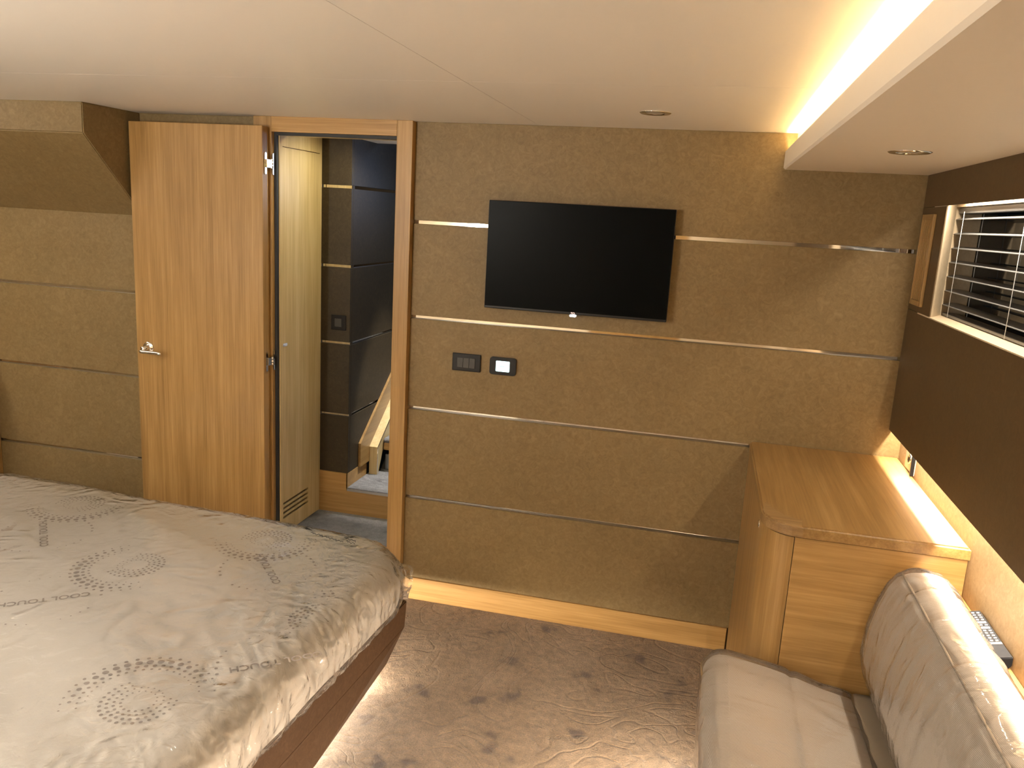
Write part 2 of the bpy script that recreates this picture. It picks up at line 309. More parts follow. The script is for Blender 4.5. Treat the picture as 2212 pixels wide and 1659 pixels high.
def prism(bm, pts, axis, a, b_, mi=0):
    """extrude polygon pts (2-D) along axis from a to b_"""
    def P(u, v_, w_):
        return {0: (w_, u, v_), 1: (u, w_, v_), 2: (u, v_, w_)}[axis]
    A = [bm.verts.new(P(u, v_, a)) for u, v_ in pts]; B = [bm.verts.new(P(u, v_, b_)) for u, v_ in pts]
    n_ = len(pts); bm.faces.new(A[::-1]).material_index = mi; bm.faces.new(B).material_index = mi
    for i in range(n_):
        bm.faces.new((A[i], A[(i + 1) % n_], B[(i + 1) % n_], B[i])).material_index = mi
    bmesh.ops.recalc_face_normals(bm, faces=bm.faces[:])
def rrect(x0, x1, y0, y1, r, n_=6):
    pts = []
    for cx, cy, a0 in ((x1 - r, y1 - r, 0), (x0 + r, y1 - r, 90), (x0 + r, y0 + r, 180), (x1 - r, y0 + r, 270)):
        for i in range(n_ + 1):
            a = math.radians(a0 + 90 * i / n_); pts.append((cx + r * math.cos(a), cy + r * math.sin(a)))
    return pts
def tube(bm, pts, r, n_=10, cap=True, radii=None):
    pts = [Vector(p_) for p_ in pts]; rings = []
    up = None
    for i, p_ in enumerate(pts):
        t = (pts[min(i + 1, len(pts) - 1)] - pts[max(i - 1, 0)]).normalized()
        if up is None:
            up = Vector((0, 0, 1)) if abs(t.z) < 0.9 else Vector((1, 0, 0))
        u = t.cross(up).normalized(); up = u.cross(t).normalized()
        rr_ = radii[i] if radii else r
        rings.append([bm.verts.new(p_ + rr_ * (math.cos(2 * PI * k / n_) * u + math.sin(2 * PI * k / n_) * up)) for k in range(n_)])
    for a, b_ in zip(rings, rings[1:]):
        for k in range(n_): bm.faces.new((a[k], a[(k + 1) % n_], b_[(k + 1) % n_], b_[k]))
    if cap: bm.faces.new(rings[0][::-1]); bm.faces.new(rings[-1])
def lathe(bm, prof, n_=40, origin=(0, 0, 0), axis='z'):
    """prof: (radius, height) pairs"""
    o = Vector(origin); rings = []
    for r_, h in prof:
        ring = []
        for k in range(n_):
            a = 2 * PI * k / n_; c_, s_ = r_ * math.cos(a), r_ * math.sin(a)
            ring.append(bm.verts.new(o + (Vector((c_, s_, h)) if axis == 'z' else Vector((c_, h, s_)) if axis == 'y' else Vector((h, c_, s_)))))
        rings.append(ring)
    for a, b_ in zip(rings, rings[1:]):
        for k in range(n_): bm.faces.new((a[k], a[(k + 1) % n_], b_[(k + 1) % n_], b_[k]))
    if prof[0][0] > 1e-6: bm.faces.new(rings[0][::-1])
    if prof[-1][0] > 1e-6: bm.faces.new(rings[-1])
    bmesh.ops.recalc_face_normals(bm, faces=bm.faces[:])
def thing(name, label, cat, loc=(0, 0, 0), group=None, rotz=0.0):
    o = bpy.data.objects.new(name, None); C.objects.link(o); o.empty_display_size = 0.05
    o.location = loc; o.rotation_euler = (0, 0, rotz); o['label'] = label; o['category'] = cat
    if group: o['group'] = group
    return o
def tag(o, label, cat, group=None):
    o['label'] = label; o['category'] = cat
    if group: o['group'] = group
    return o
def struct(o): o['kind'] = 'structure'; return o
def part(name, bm, mat, root, smooth=False, mats=None, label=None):
    """bm is in world coordinates; the part is stored relative to its root Empty"""
    inv = (Matrix.Translation(root.location) @ Matrix.Rotation(root.rotation_euler[2], 4, 'Z')).inverted()
    bmesh.ops.transform(bm, matrix=inv, verts=bm.verts[:])
    o = finish(name, bm, mat, root, smooth, mats)
    if label: o['label'] = label
    return o
def pbox(name, mat, root, x0, x1, y0, y1, z0, z1, bev=0.0, label=None):
    bm = bmesh.new(); bx(bm, x0, x1, y0, y1, z0, z1, bev); return part(name, bm, mat, root, label=label)
def text_bm(body, size, mat4, extrude=0.0004, align='CENTER', bold=0.0):
    cu = bpy.data.curves.new('lettering', 'FONT'); cu.body = body; cu.size = size; cu.extrude = extrude; cu.offset = bold
    cu.align_x = align; cu.align_y = 'CENTER'; cu.resolution_u = 3
    o = bpy.data.objects.new('lettering', cu); C.objects.link(o)
    me = o.to_mesh(); bm = bmesh.new(); bm.from_mesh(me); o.to_mesh_clear()
    bpy.data.objects.remove(o); bpy.data.curves.remove(cu)
    bmesh.ops.transform(bm, matrix=mat4, verts=bm.verts[:]); return bm
ONWALL = Matrix.Rotation(PI / 2, 4, 'X')            # text facing -y, upright

# ------------------------------------------------------------------ room shell
H = 2.065; HL = -2.62; YB = -4.35; XR = 1.909; XL2 = 1.957
struct(box('floor', 'carpet', HL, 2.1, YB, 0.012, -0.03, 0.0))
# ceiling: four flat panels with hairline joints
bm = bmesh.new(); g = 0.0007
for xa, xb in ((HL, 0.497 - g), (0.497 + g, 1.455)):
    for ya, yb in ((YB, -0.99 - g), (-0.99 + g, 0.03)):
        bx(bm, xa, xb, ya, yb, H, H + 0.02)
bx(bm, HL, 2.2, YB, 0.03, H + 0.021, H + 0.04)
struct(finish('ceiling', bm, 'ceiling'))
# soffit with upstanding lip and light trough
bm = bmesh.new()
prism(bm, [(1.419, 1.943), (1.425, 1.937), (2.10, 1.937), (2.10, 1.950), (1.431, 1.950), (1.431, 2.001), (1.419, 2.001)], 1, YB, 0.0)
bx(bm, 1.4551, 1.4651, YB, 0.0, 1.950, H)
struct(finish('trim_1', bm, 'soffit'))
# front wall: rows of leather panels between recessed steel strips
rows = [(0.104, 0.475), (0.489, 0.878), (0.892, 1.271), (1.285, 1.663), (1.677, H)]
bm = bmesh.new()
for z0, z1 in rows:
    bx(bm, -0.008, 1.975, 0.0, 0.021, z0, z1, 0.0015, 1)
    bx(bm, HL, -0.717, 0.0, 0.021, z0, z1, 0.0015, 1)
bx(bm, -0.008, 2.1, 0.021, 0.04, 0, H); bx(bm, HL, -0.717, 0.021, 0.04, 0, H)
struct(finish('wall_front', bm, 'leather'))
k = 2
for z in (0.482, 0.885, 1.278, 1.670):
    struct(box('trim_%d' % k, 'chrome', -0.008, 1.905, 0.0185, 0.0205, z - 0.007, z + 0.007)); k += 1
    struct(box('trim_%d' % k, 'chrome', -2.15, -0.717, 0.0145, 0.0205, z - 0.007, z + 0.007)); k += 1
struct(box('baseboard_front', 'oak_x', -0.008, 1.413, -0.006, 0.019, 0.0, 0.103, 0.002))
# boxed-in beam over the left wall
bm = bmesh.new(); prism(bm, [(0.0, H), (-0.34, H), (-0.34, 1.945), (0.0, 1.622)], 0, HL, -1.287)
bmesh.ops.bevel(bm, geom=[e for e in bm.edges], offset=0.004, segments=2, affect='EDGES')
struct(finish('trim_%d' % k, bm, 'leather')); k += 1
# outer walls out of frame
struct(box('wall_left', 'leather', HL - 0.04, HL, YB, 0.0, 0, H))
bm = bmesh.new(); bx(bm, HL, 0.15, YB - 0.04, YB, 0, H); bx(bm, 1.0, 2.1, YB - 0.04, YB, 0, H)
struct(finish('wall_back', bm, 'reveal'))
struct(box('door_2', 'oak_z', 0.15, 1.0, YB - 0.05, YB - 0.01, 0, H))
# right wall: band, insert, lower panel, window recess, lit lower wall
g = 0.0012
bm = bmesh.new()
bx(bm, XR, 1.916, YB, -0.002, 1.825 + g, 1.937)                       # band above the window
bx(bm, XR, 1.912, -0.304, -0.002, 1.466 + g, 1.825 - g); bx(bm, 1.912, 1.93, -0.13, -0.002, 1.466 + g, 1.825 - g)              # insert beside the window
bx(bm, XR, 1.93, -3.2, -2.2, 1.466 + g, 1.825 - g)
bx(bm, XR, 1.93, YB, -3.2, 1.466 + g, 1.825 - g)
bx(bm, XR, 1.922, YB, -0.002, 1.010, 1.466 - g)                      # panel under the window
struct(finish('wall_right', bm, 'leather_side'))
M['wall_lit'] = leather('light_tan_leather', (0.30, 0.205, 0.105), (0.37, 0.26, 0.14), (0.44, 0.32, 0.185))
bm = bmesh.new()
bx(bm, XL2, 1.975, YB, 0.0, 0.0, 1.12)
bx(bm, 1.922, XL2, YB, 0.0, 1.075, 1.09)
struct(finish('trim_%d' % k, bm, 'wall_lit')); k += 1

# ------------------------------------------------------------------ window
win = thing('window_1', '', ''); del win['label']; del win['category']; struct(win)
bm = bmesh.new()
# splayed left cheek, sill, head, right cheek
prism(bm, [(1.9122, -0.3045), (1.922, -0.290), (1.965, -0.205), (2.054, -0.165), (2.054, -0.14), (1.9122, -0.14)], 2, 1.466, 1.864)
part('window_cheek', bm, 'reveal', win)
bm = bmesh.new(); bx(bm, 1.9075, 2.06, -2.2, -0.15, 1.4625, 1.467, 0.001); part('window_sill', bm, 'reveal', win)
bm = bmesh.new(); bx(bm, 1.917, 2.06, -2.2, -0.15, 1.865, 1.875); bx(bm, 1.962, 1.97, -2.2, -0.15, 1.825, 1.865); bx(bm, 1.97, 2.06, -2.2, -0.15, 1.825, 1.832)
part('window_head', bm, 'reveal', win)
bm = bmesh.new(); bx(bm, 1.93, 2.06, -2.22, -2.2, 1.45, 1.87); part('window_cheek', bm, 'reveal', win)
bm = bmesh.new(); bx(bm, 2.055, 2.063, -2.2, -0.14, 1.45, 1.86); part('window_pane', bm, 'glass_dark', win)

# venetian blind
bl = thing('venetian_blind', 'silver horizontal slatted venetian blind hanging in the window recess', 'blind', (1.99, -1.2, 1.82))
bm = bmesh.new(); bx(bm, 1.974, 2.018, -2.19, -0.19, 1.805, 1.824, 0.002); part('headrail', bm, 'slat', bl)
zs = [1.788 - 0.0468 * i for i in range(7)]
tilt = math.radians(7)
for z in zs:
    bm = bmesh.new(); nseg = 8; topv = []; botv = []
    for i in range(nseg + 1):
        u = -0.5 + i / nseg
        xx = 1.992 + 0.050 * u * math.cos(tilt); zz = z + 0.050 * u * math.sin(tilt) + 0.0035 * (1 - 4 * u * u)
        topv.append((xx, zz + 0.0009)); botv.append((xx, zz - 0.0009))
    prism(bm, topv + botv[::-1], 1, -2.185, -0.20)
    part('slat', bm, 'slat', bl)
bm = bmesh.new(); bx(bm, 1.972, 2.012, -2.185, -0.20, 1.468, 1.478, 0.002); part('bottom_rail', bm, 'slat', bl)
for y in (-0.30, -0.84, -1.5):
    bm = bmesh.new(); tube(bm, [(1.9635, y, 1.81), (1.9635, y, 1.47)], 0.0010, 6); part('ladder_cord', bm, 'cord', bl, True)
    bm = bmesh.new(); tube(bm, [(2.021, y, 1.81), (2.021, y, 1.47)], 0.0010, 6); part('ladder_cord', bm, 'cord', bl, True)

# wooden air vent beside the window
v_ = thing('air_vent', 'small upright oak louvred vent grille between wall corner and window', 'vent', (1.905, -0.125, 1.49))
bm = bmesh.new()
for a in ((-0.200, -0.184, 1.489, 1.800), (-0.066, -0.050, 1.489, 1.800), (-0.184, -0.066, 1.782, 1.800), (-0.184, -0.066, 1.489, 1.507)):
    bx(bm, 1.899, XR, a[0], a[1], a[2], a[3], 0.0012, 1)
part('frame', bm, 'oak_z', v_)
bm = bmesh.new()
for i in range(6):
    y = -0.176 + i * 0.0196
    bx(bm, 1.901, XR, y, y + 0.0075, 1.507, 1.782, 0.001, 1)
part('louvres', bm, 'oak_z', v_)
bm = bmesh.new(); bx(bm, 1.9075, XR, -0.186, -0.064, 1.505, 1.784); part('backing', bm, 'gap', v_)

# ------------------------------------------------------------------ doorway
d = thing('door_1', '', ''); del d['label']; del d['category']; struct(d)
bm = bmesh.new()
bx(bm, -0.076, -0.0085, -0.034, 0.12, 0, H, 0.002)                 # right jamb
part('door_jamb', bm, 'oak_z', d)
bm = bmesh.new(); bx(bm, -0.716, -0.632, -0.034, 0.03, 0, H, 0.002); bx(bm, -0.662, -0.645, -0.046, -0.034, 0, 2.02, 0.001)
part('door_jamb', bm, 'oak_z', d)
bm = bmesh.new(); bx(bm, -0.632, -0.076, -0.034, 0.12, 2.004, H, 0.001)
part('door_header', bm, 'oak_x', d)
bm = bmesh.new(); bx(bm, -0.632, -0.621, -0.012, 0.004, 0, 2.004); bx(bm, -0.621, -0.076, -0.012, 0.004, 1.992, 2.004)
part('door_gasket', bm, 'gasket', d)
bm = bmesh.new(); bx(bm, -0.632, -0.617, 0.006, 0.03, 0, 1.996); bx(bm, -0.617, -0.076, 0.006, 0.12, 1.998, 2.004); part('door_stop', bm, 'oak_z2', d)
leaf_b = bmesh.new(); bx(leaf_b, -1.272, -0.640, -0.094, -0.052, 0.02, 2.021, 0.002)
leaf = part('door_leaf', leaf_b, 'oak_z', d)
def sub(name, bm, mat, parent_obj, smooth=False, label=None):
    bmesh.ops.transform(bm, matrix=Matrix.Translation(d.location).inverted(), verts=bm.verts[:])
    o = finish(name, bm, mat, parent_obj, smooth)
    if label: o['label'] = label
    return o
bm = bmesh.new()
hc = (-1.211, -0.094, 1.048)
lathe(bm, [(0.0, 0.0), (0.0265, 0.0), (0.0265, -0.004), (0.0245, -0.0065), (0.019, -0.007), (0.012, -0.0085), (0.0105, -0.012), (0.0105, -0.045), (0, -0.045)], 36, hc, 'y')
pts = []; rad = []
for i in range(15):
    t = i / 14
    pts.append((hc[0] - 0.016 + t * 0.112, hc[1] - 0.046 + 0.004 * math.sin(PI * t), hc[2] - 0.012 - 0.002 * t)); rad.append(0.0085 if 0 < i < 14 else 0.004)
tube(bm, pts, 0.008, 14, True, rad)
sub('door_handle', bm, 'chrome', leaf, True, 'polished chrome lever handle on a round rose')
for zc in (1.873, 1.035):
    bm = bmesh.new()
    for xx, yy in ((-0.6385, -0.073), (-0.6305, -0.024)):
        pr_ = rrect(yy - 0.0075, yy + 0.0075, zc - 0.044, zc + 0.044, 0.0073, 5)
        prism(bm, pr_, 0, xx, xx + 0.003)
    for dz in (-0.013, 0.0, 0.013):
        tube(bm, [(-0.627, -0.040, zc + dz - 0.005), (-0.627, -0.040, zc + dz + 0.005)], 0.0060, 12)
    bx(bm, -0.634, -0.628, -0.075, -0.040, zc - 0.017, zc + 0.017, 0.001, 1); bx(bm, -0.634, -0.628, -0.040, -0.022, zc - 0.010, zc + 0.010, 0.001, 1)
    part('hinge', bm, 'chrome', d, False, label='polished steel door hinge')

# ------------------------------------------------------------------ lobby beyond the doorway
ZL = 0.17; YL = 0.45
struct(box('floor_lobby', 'carpet_lobby', -0.655, 0.9, 0.03, YL + 0.01, 0.10, ZL))
struct(box('ceiling_lobby', 'ceiling', -0.66, 0.9, 0.12, YL + 0.02, 2.035, 2.05))
bm = bmesh.new()
rws = [(0.385, 0.680), (0.694, 1.046), (1.060, 1.424), (1.438, 1.800), (1.814, 2.036)]
for z0, z1 in rws: bx(bm, -0.645, -0.490, YL, YL + 0.02, z0, z1, 0.001, 1)
bx(bm, -0.645, -0.492, YL + 0.02, YL + 0.04, 0.17, 2.05)
struct(finish('wall_lobby', bm, 'leather_lobby'))
bm = bmesh.new()
rws2 = [(0.385, 0.680), (0.694, 1.046), (1.060, 1.424), (1.438, 1.800), (1.814, 2.6)]
for z0, z1 in rws2: bx(bm, -0.510, -0.490, YL + 0.021, 2.4, z0, z1, 0.001, 1)
bx(bm, -0.530, -0.510, YL + 0.04, 2.4, 0.17, 2.7)
struct(finish('wall_stair', bm, 'leather_lobby'))
for z in (0.687, 1.053, 1.431, 1.807):
    bm = bmesh.new(); bx(bm, -0.645, -0.494, YL + 0.012, YL + 0.0205, z - 0.007, z + 0.007); bx(bm, -0.5115, -0.502, YL + 0.0205, 2.4, z - 0.007, z + 0.007)
    struct(finish('trim_%d' % k, bm, 'chrome')); k += 1
bm = bmesh.new(); bx(bm, -0.645, -0.490, YL - 0.004, YL + 0.02, ZL, 0.384); bx(bm, -0.490, 0.9, YL - 0.004, YL + 0.02, ZL, 0.300)
prism(bm, [(YL - 0.004, 0.300), (0.685, 0.300), (0.685, 0.384), (YL - 0.004, 0.384)], 0, -0.495, -0.488)
struct(finish('baseboard_lobby', bm, 'oak_x'))
# far side of the stairwell
struct(box('wall_stair_end', 'leather_side', -0.53, 0.95, 2.4, 2.44, 0.17, 2.7))
struct(box('wall_lobby_right', 'leather_side', 0.9, 0.94, 0.03, 2.4, 0.0, 2.7))
bm = bmesh.new(); bx(bm, -0.5, 0.9, YL + 0.02, 0.75, 2.035, 2.06); bx(bm, -0.53, 0.94, 0.4, 2.44, 2.7, 2.72)
struct(finish('ceiling_stair', bm, 'ceiling'))

# flush oak cupboard beside the lobby
cb = thing('lobby_cupboard', 'pale oak cupboard seen through the doorway with a slotted grille at its foot', 'cupboard', (-0.7, 0.2, ZL))
bm = bmesh.new(); bx(bm, -0.70, -0.645, 0.034, YL + 0.004, 1.955, 2.034); bx(bm, -0.70, -0.645, YL - 0.022, YL + 0.004, ZL, 1.955); bx(bm, -0.70, -0.66, 0.034, YL, ZL, 1.96)
part('carcass', bm, 'oak_z2', cb)
bm = bmesh.new()
slots = [0.257, 0.280, 0.303, 0.326]
zcur = ZL + 0.004; YA, YB2 = 0.034, YL - 0.024
ys0, ys1 = 0.036, 0.322
for s_ in slots:
    bx(bm, -0.659, -0.643, YA, YB2, zcur, s_ - 0.006); zcur = s_ + 0.006
    bx(bm, -0.659, -0.643, ys1, YB2, s_ - 0.006, s_ + 0.006)
bx(bm, -0.659, -0.643, YA, YB2, zcur, 1.951)
dr = part('cupboard_door', bm, 'oak_z2', cb)
bm = bmesh.new(); prism(bm, rrect(0.072, 0.112, 1.079, 1.093, 0.0069, 6), 0, -0.6432, -0.640)
bmesh.ops.transform(bm, matrix=Matrix.Translation(cb.location).inverted(), verts=bm.verts[:])
finish('push_latch', bm, 'chrome', dr)
bm = bmesh.new(); bx(bm, -0.6595, -0.657, ys0, ys1, 0.245, 0.338)
bmesh.ops.transform(bm, matrix=Matrix.Translation(cb.location).inverted(), verts=bm.verts[:])
finish('grille_backing', bm, 'gap', dr)

# lobby wall switch
sw = thing('light_switch', 'small square black switch on the lobby wall seen through the doorway', 'switch', (-0.547, YL, 1.155))
pbox('cover_plate', 'black', sw, -0.586, -0.508, YL - 0.008, YL, 1.118, 1.192, 0.002)
pbox('rocker', 'key', sw, -0.566, -0.530, YL - 0.011, YL - 0.008, 1.135, 1.175, 0.001)

# staircase: landing, stringer, two visible steps
st = thing('staircase', 'carpeted staircase with oak stringer going up beyond the lobby', 'stairs', (0.1, 0.8, ZL))
bm = bmesh.new(); bx(bm, -0.488, 0.9, YL - 0.008, 0.80, 0.300, 0.312, 0.003); part('landing', bm, 'carpet_lobby', st)
bm = bmesh.new(); bx(bm, -0.488, 0.9, YL - 0.010, YL - 0.004, 0.294, 0.306); part('nosing', bm, 'brushed', st)
for i in range(5):
    y0 = 0.80 + 0.235 * i; z0 = 0.312 + 0.185 * i
    bm = bmesh.new(); bx(bm, -0.428, 0.9, y0, y0 + 0.012, z0, z0 + 0.085); part('riser', bm, 'brushed', st)
    bm = bmesh.new(); bx(bm, -0.428, 0.9, y0 - 0.03, y0 + 0.25, z0 + 0.118, z0 + 0.160, 0.003); part('step', bm, 'oak_x', st)
    bm = bmesh.new(); bx(bm, -0.428, 0.9, y0 - 0.04, y0 + 0.236, z0 + 0.160, z0 + 0.186, 0.010); part('step_carpet', bm, 'carpet_lobby', st)
sl = 0.72
bm = bmesh.new(); prism(bm, [(0.576, 0.384), (0.700, 0.384), (0.700, 0.430), (2.0, 0.430 + 1.3 * sl), (2.0, 0.510 + 1.424 * sl), (0.576, 0.510)], 0, -0.489, -0.476)
part('handrail_board', bm, 'oak_y', st)
bm = bmesh.new(); prism(bm, [(0.690, 0.312), (0.705, 0.312), (0.76, 0.42), (2.0, 0.42 + 1.24 * sl), (2.0, 0.465 + 1.31 * sl), (0.690, 0.465)], 0, -0.476, -0.430)
part('stringer', bm, 'oak_z2', st)
bm = bmesh.new()
tube(bm, [(-0.429, 0.690, 0.312), (-0.429, 0.690, 0.463), (-0.429, 2.0, 0.463 + 1.31 * sl)], 0.0022, 8); part('edge_strip', bm, 'chrome', st, True)

# ------------------------------------------------------------------ television
tv = thing('television', 'flat black television hung on the leather wall above the switches', 'television', (0.69, 0.0, 1.56))
bm = bmesh.new(); bx(bm, 0.326, 1.053, -0.055, -0.030, 1.348, 1.773, 0.003); part('casing', bm, 'black', tv)
bm = bmesh.new(); bx(bm, 0.45, 0.93, -0.031, -0.018, 1.40, 1.62, 0.004); bx(bm, 0.55, 0.83, -0.019, 0.0, 1.46, 1.58); part('wall_bracket', bm, 'black', tv)
bm = bmesh.new(); bx(bm, 0.3285, 1.0505, -0.0556, -0.054, 1.358, 1.7705); part('screen', bm, 'black_gloss', tv)
bm = text_bm('TCL', 0.010, Matrix.Translation((0.6895, -0.0556, 1.3535)) @ ONWALL, 0.0003, bold=0.0003); part('logo', bm, 'logo', tv)
bm = bmesh.new(); prism(bm, rrect(0.6765, 0.7025, 1.3395, 1.348, 0.004, 5), 1, -0.056, -0.046); part('indicator_light', bm, 'white_glow', tv)

# wall controls
s3 = thing('switch_plate', 'black triple rocker switch plate on the leather wall below the television', 'switch', (0.248, 0, 1.106))
bm = bmesh.new(); bx(bm, 0.1865, 0.310, -0.009, 0, 1.069, 1.143, 0.003); part('cover_plate', bm, 'black', s3)
for i in range(3):
    pbox('rocker', 'key', s3, 0.2090 + 0.0262 * i, 0.2346 + 0.0262 * i, -0.0125, -0.009, 1.084, 1.126, 0.0012)
th = thing('thermostat', 'black rounded control panel with a glowing pale blue display beside the switches', 'thermostat', (0.406, 0, 1.106))
bm = bmesh.new(); prism(bm, rrect(0.350, 0.462, 1.069, 1.142, 0.012, 6), 1, -0.012, 0.0); part('casing', bm, 'black', th)
bm = bmesh.new(); prism(bm, rrect(0.3775, 0.4350, 1.0835, 1.1275, 0.003, 3), 1, -0.0128, -0.012); dsp = part('display', bm, 'screen_glow', th)
bm = text_bm('webasto', 0.0092, Matrix.Translation((0.4085, -0.0131, 1.106)) @ ONWALL, 0.0001, bold=0.0002)
bmesh.ops.transform(bm, matrix=Matrix.Translation(th.location).inverted(), verts=bm.verts[:]); finish('display_text', bm, 'teal', dsp)

# ------------------------------------------------------------------ recessed ceiling lights
def downlight(x, y, z, r, label):
    t = thing('downlight', label, 'ceiling light', (x, y, z), 'round recessed ceiling lights')
    bm = bmesh.new(); lathe(bm, [(r * 0.62, 0.0), (r * 0.62, -0.0005), (r * 0.70, -0.003), (r * 0.92, -0.0035), (r, -0.001), (r, 0.0)], 48, (x, y, z)); part('trim_ring', bm, 'chrome', t, True)
    bm = bmesh.new(); lathe(bm, [(0.0, -0.0025), (r * 0.3, -0.0023), (r * 0.6, -0.0012), (r * 0.615, -0.0006)], 40, (x, y, z)); part('lens', bm, 'lens', t, True)
    return t
downlight(0.974, -0.458, H, 0.051, 'round chrome recessed light in the flat ceiling above the television')
downlight(1.668, -0.832, 1.937, 0.054, 'round chrome recessed light in the lowered soffit near the window')

# ------------------------------------------------------------------ corner cabinet
cab = thing('cabinet', 'oak corner cabinet with rounded edge standing against leather wall under the window', 'cabinet', (1.68, -0.45, 0))
X0, X1, Y0, Y1 = 1.419, XL2 - 0.001, -0.895, -0.001
def corner_poly(x0, x1, yf, yb, r, n_=10, rb=0.0):
    pts = [(x1, yb), ]
    if rb:
        for i in range(5):
            a = math.radians(90 + 90 * i / 4); pts.append((x0 + rb + rb * math.cos(a), yb - rb + rb * math.sin(a)))
    else: pts.append((x0, yb))
    for i in range(n_ + 1):
        a = math.radians(180 + 90 * i / n_); pts.append((x0 + r + r * math.cos(a), yf + r + r * math.sin(a)))
    pts.append((x1, yf)); return pts
# top slab with softened upper edge
bm = bmesh.new(); prism(bm, corner_poly(X0 - 0.004, X1, -0.908, -0.001, 0.105, 14, 0.018), 2, 0.872, 0.905)
bmesh.ops.bevel(bm, geom=[e for e in bm.edges if all(v.co.z > 0.9 for v in e.verts)], offset=0.006, segments=3, affect='EDGES')
top = part('top', bm, 'oak_y', cab)
# solid-timber corner block let into the top
bm = bmesh.new()
pts = [(X0 - 0.0045 + 0.105 + 0.105 * math.cos(math.radians(a)), -0.9085 + 0.105 + 0.105 * math.sin(math.radians(a))) for a in range(176, 276, 8)]
pts = pts + [(1.530, -0.852), (1.484, -0.826), (1.458, -0.785), (1.440, -0.735), (1.424, -0.725)]
prism(bm, pts, 2, 0.873, 0.9052)
bmesh.ops.bevel(bm, geom=[e for e in bm.edges if all(v.co.z > 0.9 for v in e.verts)], offset=0.005, segments=3, affect='EDGES')
bmesh.ops.transform(bm, matrix=Matrix.Translation(cab.location).inverted(), verts=bm.verts[:])
finish('corner_block', bm, 'oak_end', top)
bm = bmesh.new(); bx(bm, X0 + 0.02, X1, -0.79, Y1, 0.02, 0.868); part('carcass', bm, 'gap', cab)
bm = bmesh.new(); bx(bm, X0, X0 + 0.018, -0.775, Y1, 0.004, 0.866, 0.001)
dr = part('door', bm, 'oak_z', cab)
bm = bmesh.new(); lathe(bm, [(0.0, 0.0), (0.013, 0.0), (0.013, -0.0015), (0.010, -0.0022), (0.0095, -0.001), (0, -0.001)], 28, (X0, -0.738, 0.836), 'x')
bmesh.ops.transform(bm, matrix=Matrix.Translation(cab.location).inverted(), verts=bm.verts[:]); finish('push_latch', bm, 'chrome', dr, True)
bm = bmesh.new()
R_ = 0.085; arc = [(X0 + R_ - R_ * math.cos(math.radians(a)), -0.777 - (R_ + 0.033) * math.sin(math.radians(a))) for a in range(0, 91, 3)]
arc_in = [(x + 0.018, y) if i < 8 else (x, y + 0.018) for i, (x, y) in enumerate(arc)]
prism(bm, arc + [(X0 + R_, -0.86), (X0 + 0.03, -0.80), (X0 + 0.018, -0.777)], 2, 0.004, 0.866); part('curved_corner', bm, 'oak_z', cab, False)
bm = bmesh.new(); bx(bm, X0 + R_ + 0.002, X1, -0.895, -0.875, 0.004, 0.866, 0.001); part('end_panel', bm, 'oak_x', cab)

# power socket low on the lit wall
sk = thing('power_socket', 'recessed chrome power socket in lit wall strip just above the cabinet top', 'socket', (XL2, -0.19, 0.945))
bm = bmesh.new(); bx(bm, XL2 - 0.004, XL2, -0.245, -0.115, 0.907, 1.0, 0.001); part('cover_plate', bm, 'plate', sk)
bm = bmesh.new(); bx(bm, XL2 - 0.016, XL2 - 0.004, -0.252, -0.243, 0.907, 1.0, 0.001); part('cover_flap', bm, 'black', sk)
bm = bmesh.new(); lathe(bm, [(0, -0.004), (0.018, -0.004), (0.018, -0.009), (0.013, -0.011), (0.010, -0.006), (0, -0.006)], 24, (XL2, -0.185, 0.952), 'x'); part('socket_insert', bm, 'chrome', sk, True)

# wooden ledge behind the sofa
lg = tag(box('ledge', 'oak_y', 1.912, XL2 - 0.001, -3.4, -0.897, 0.0, 0.762, 0.002), 'narrow oak ledge running along the wall behind the sofa backrest', 'ledge')
M2 = None

# ------------------------------------------------------------------ soft shapes
def soft_box(sx, sy, sz, r, nx, ny, nz, disp=None):
    """rounded cushion centred at origin; returns bmesh with welded grid faces and metric UVs"""
    bm = bmesh.new(); uvl = bm.loops.layers.uv.new('UVMap'); cache = {}
    hx, hy, hz = sx / 2, sy / 2, sz / 2; n_ = (nx, ny, nz); h = (hx, hy, hz)
    def vert(i, j, k_):
        key = (i, j, k_)
        if key in cache: return cache[key]
        q = Vector((-hx + sx * i / nx, -hy + sy * j / ny, -hz + sz * k_ / nz))
        inn = Vector([max(-h[a] + r, min(h[a] - r, q[a])) for a in range(3)])
        dv = q - inn
        if dv.length > 1e-9: nrm = dv.normalized(); p_ = inn + nrm * r
        else: nrm = Vector((0, 0, 1)); p_ = q
        if dv.length > 1e-9 and sum(1 for a in range(3) if abs(dv[a]) > 1e-9) == 1:
            p_ = q
        if disp: p_ = disp(p_, nrm)
        cache[key] = bm.verts.new(p_); return cache[key]
    for ax in range(3):
        a, b_ = [q for q in range(3) if q != ax]
        for side in (0, n_[ax]):
            for i in range(n_[a]):
                for j in range(n_[b_]):
                    ids = []
                    for di, dj in ((0, 0), (1, 0), (1, 1), (0, 1)):
                        t = [0, 0, 0]; t[ax] = side; t[a] = i + di; t[b_] = j + dj; ids.append(tuple(t))
                    if (side == 0) != (ax == 1): ids = ids[::-1]
                    f = bm.faces.new([vert(*t) for t in ids]); f.smooth = True
                    for lp in f.loops:
                        c_ = lp.vert.co; lp[uvl].uv = (c_[a], c_[b_])
    return bm
def fbm(p_, sc, oct_=3): return noise.fractal(Vector(p_) * sc, 1.0, 2.0, oct_)

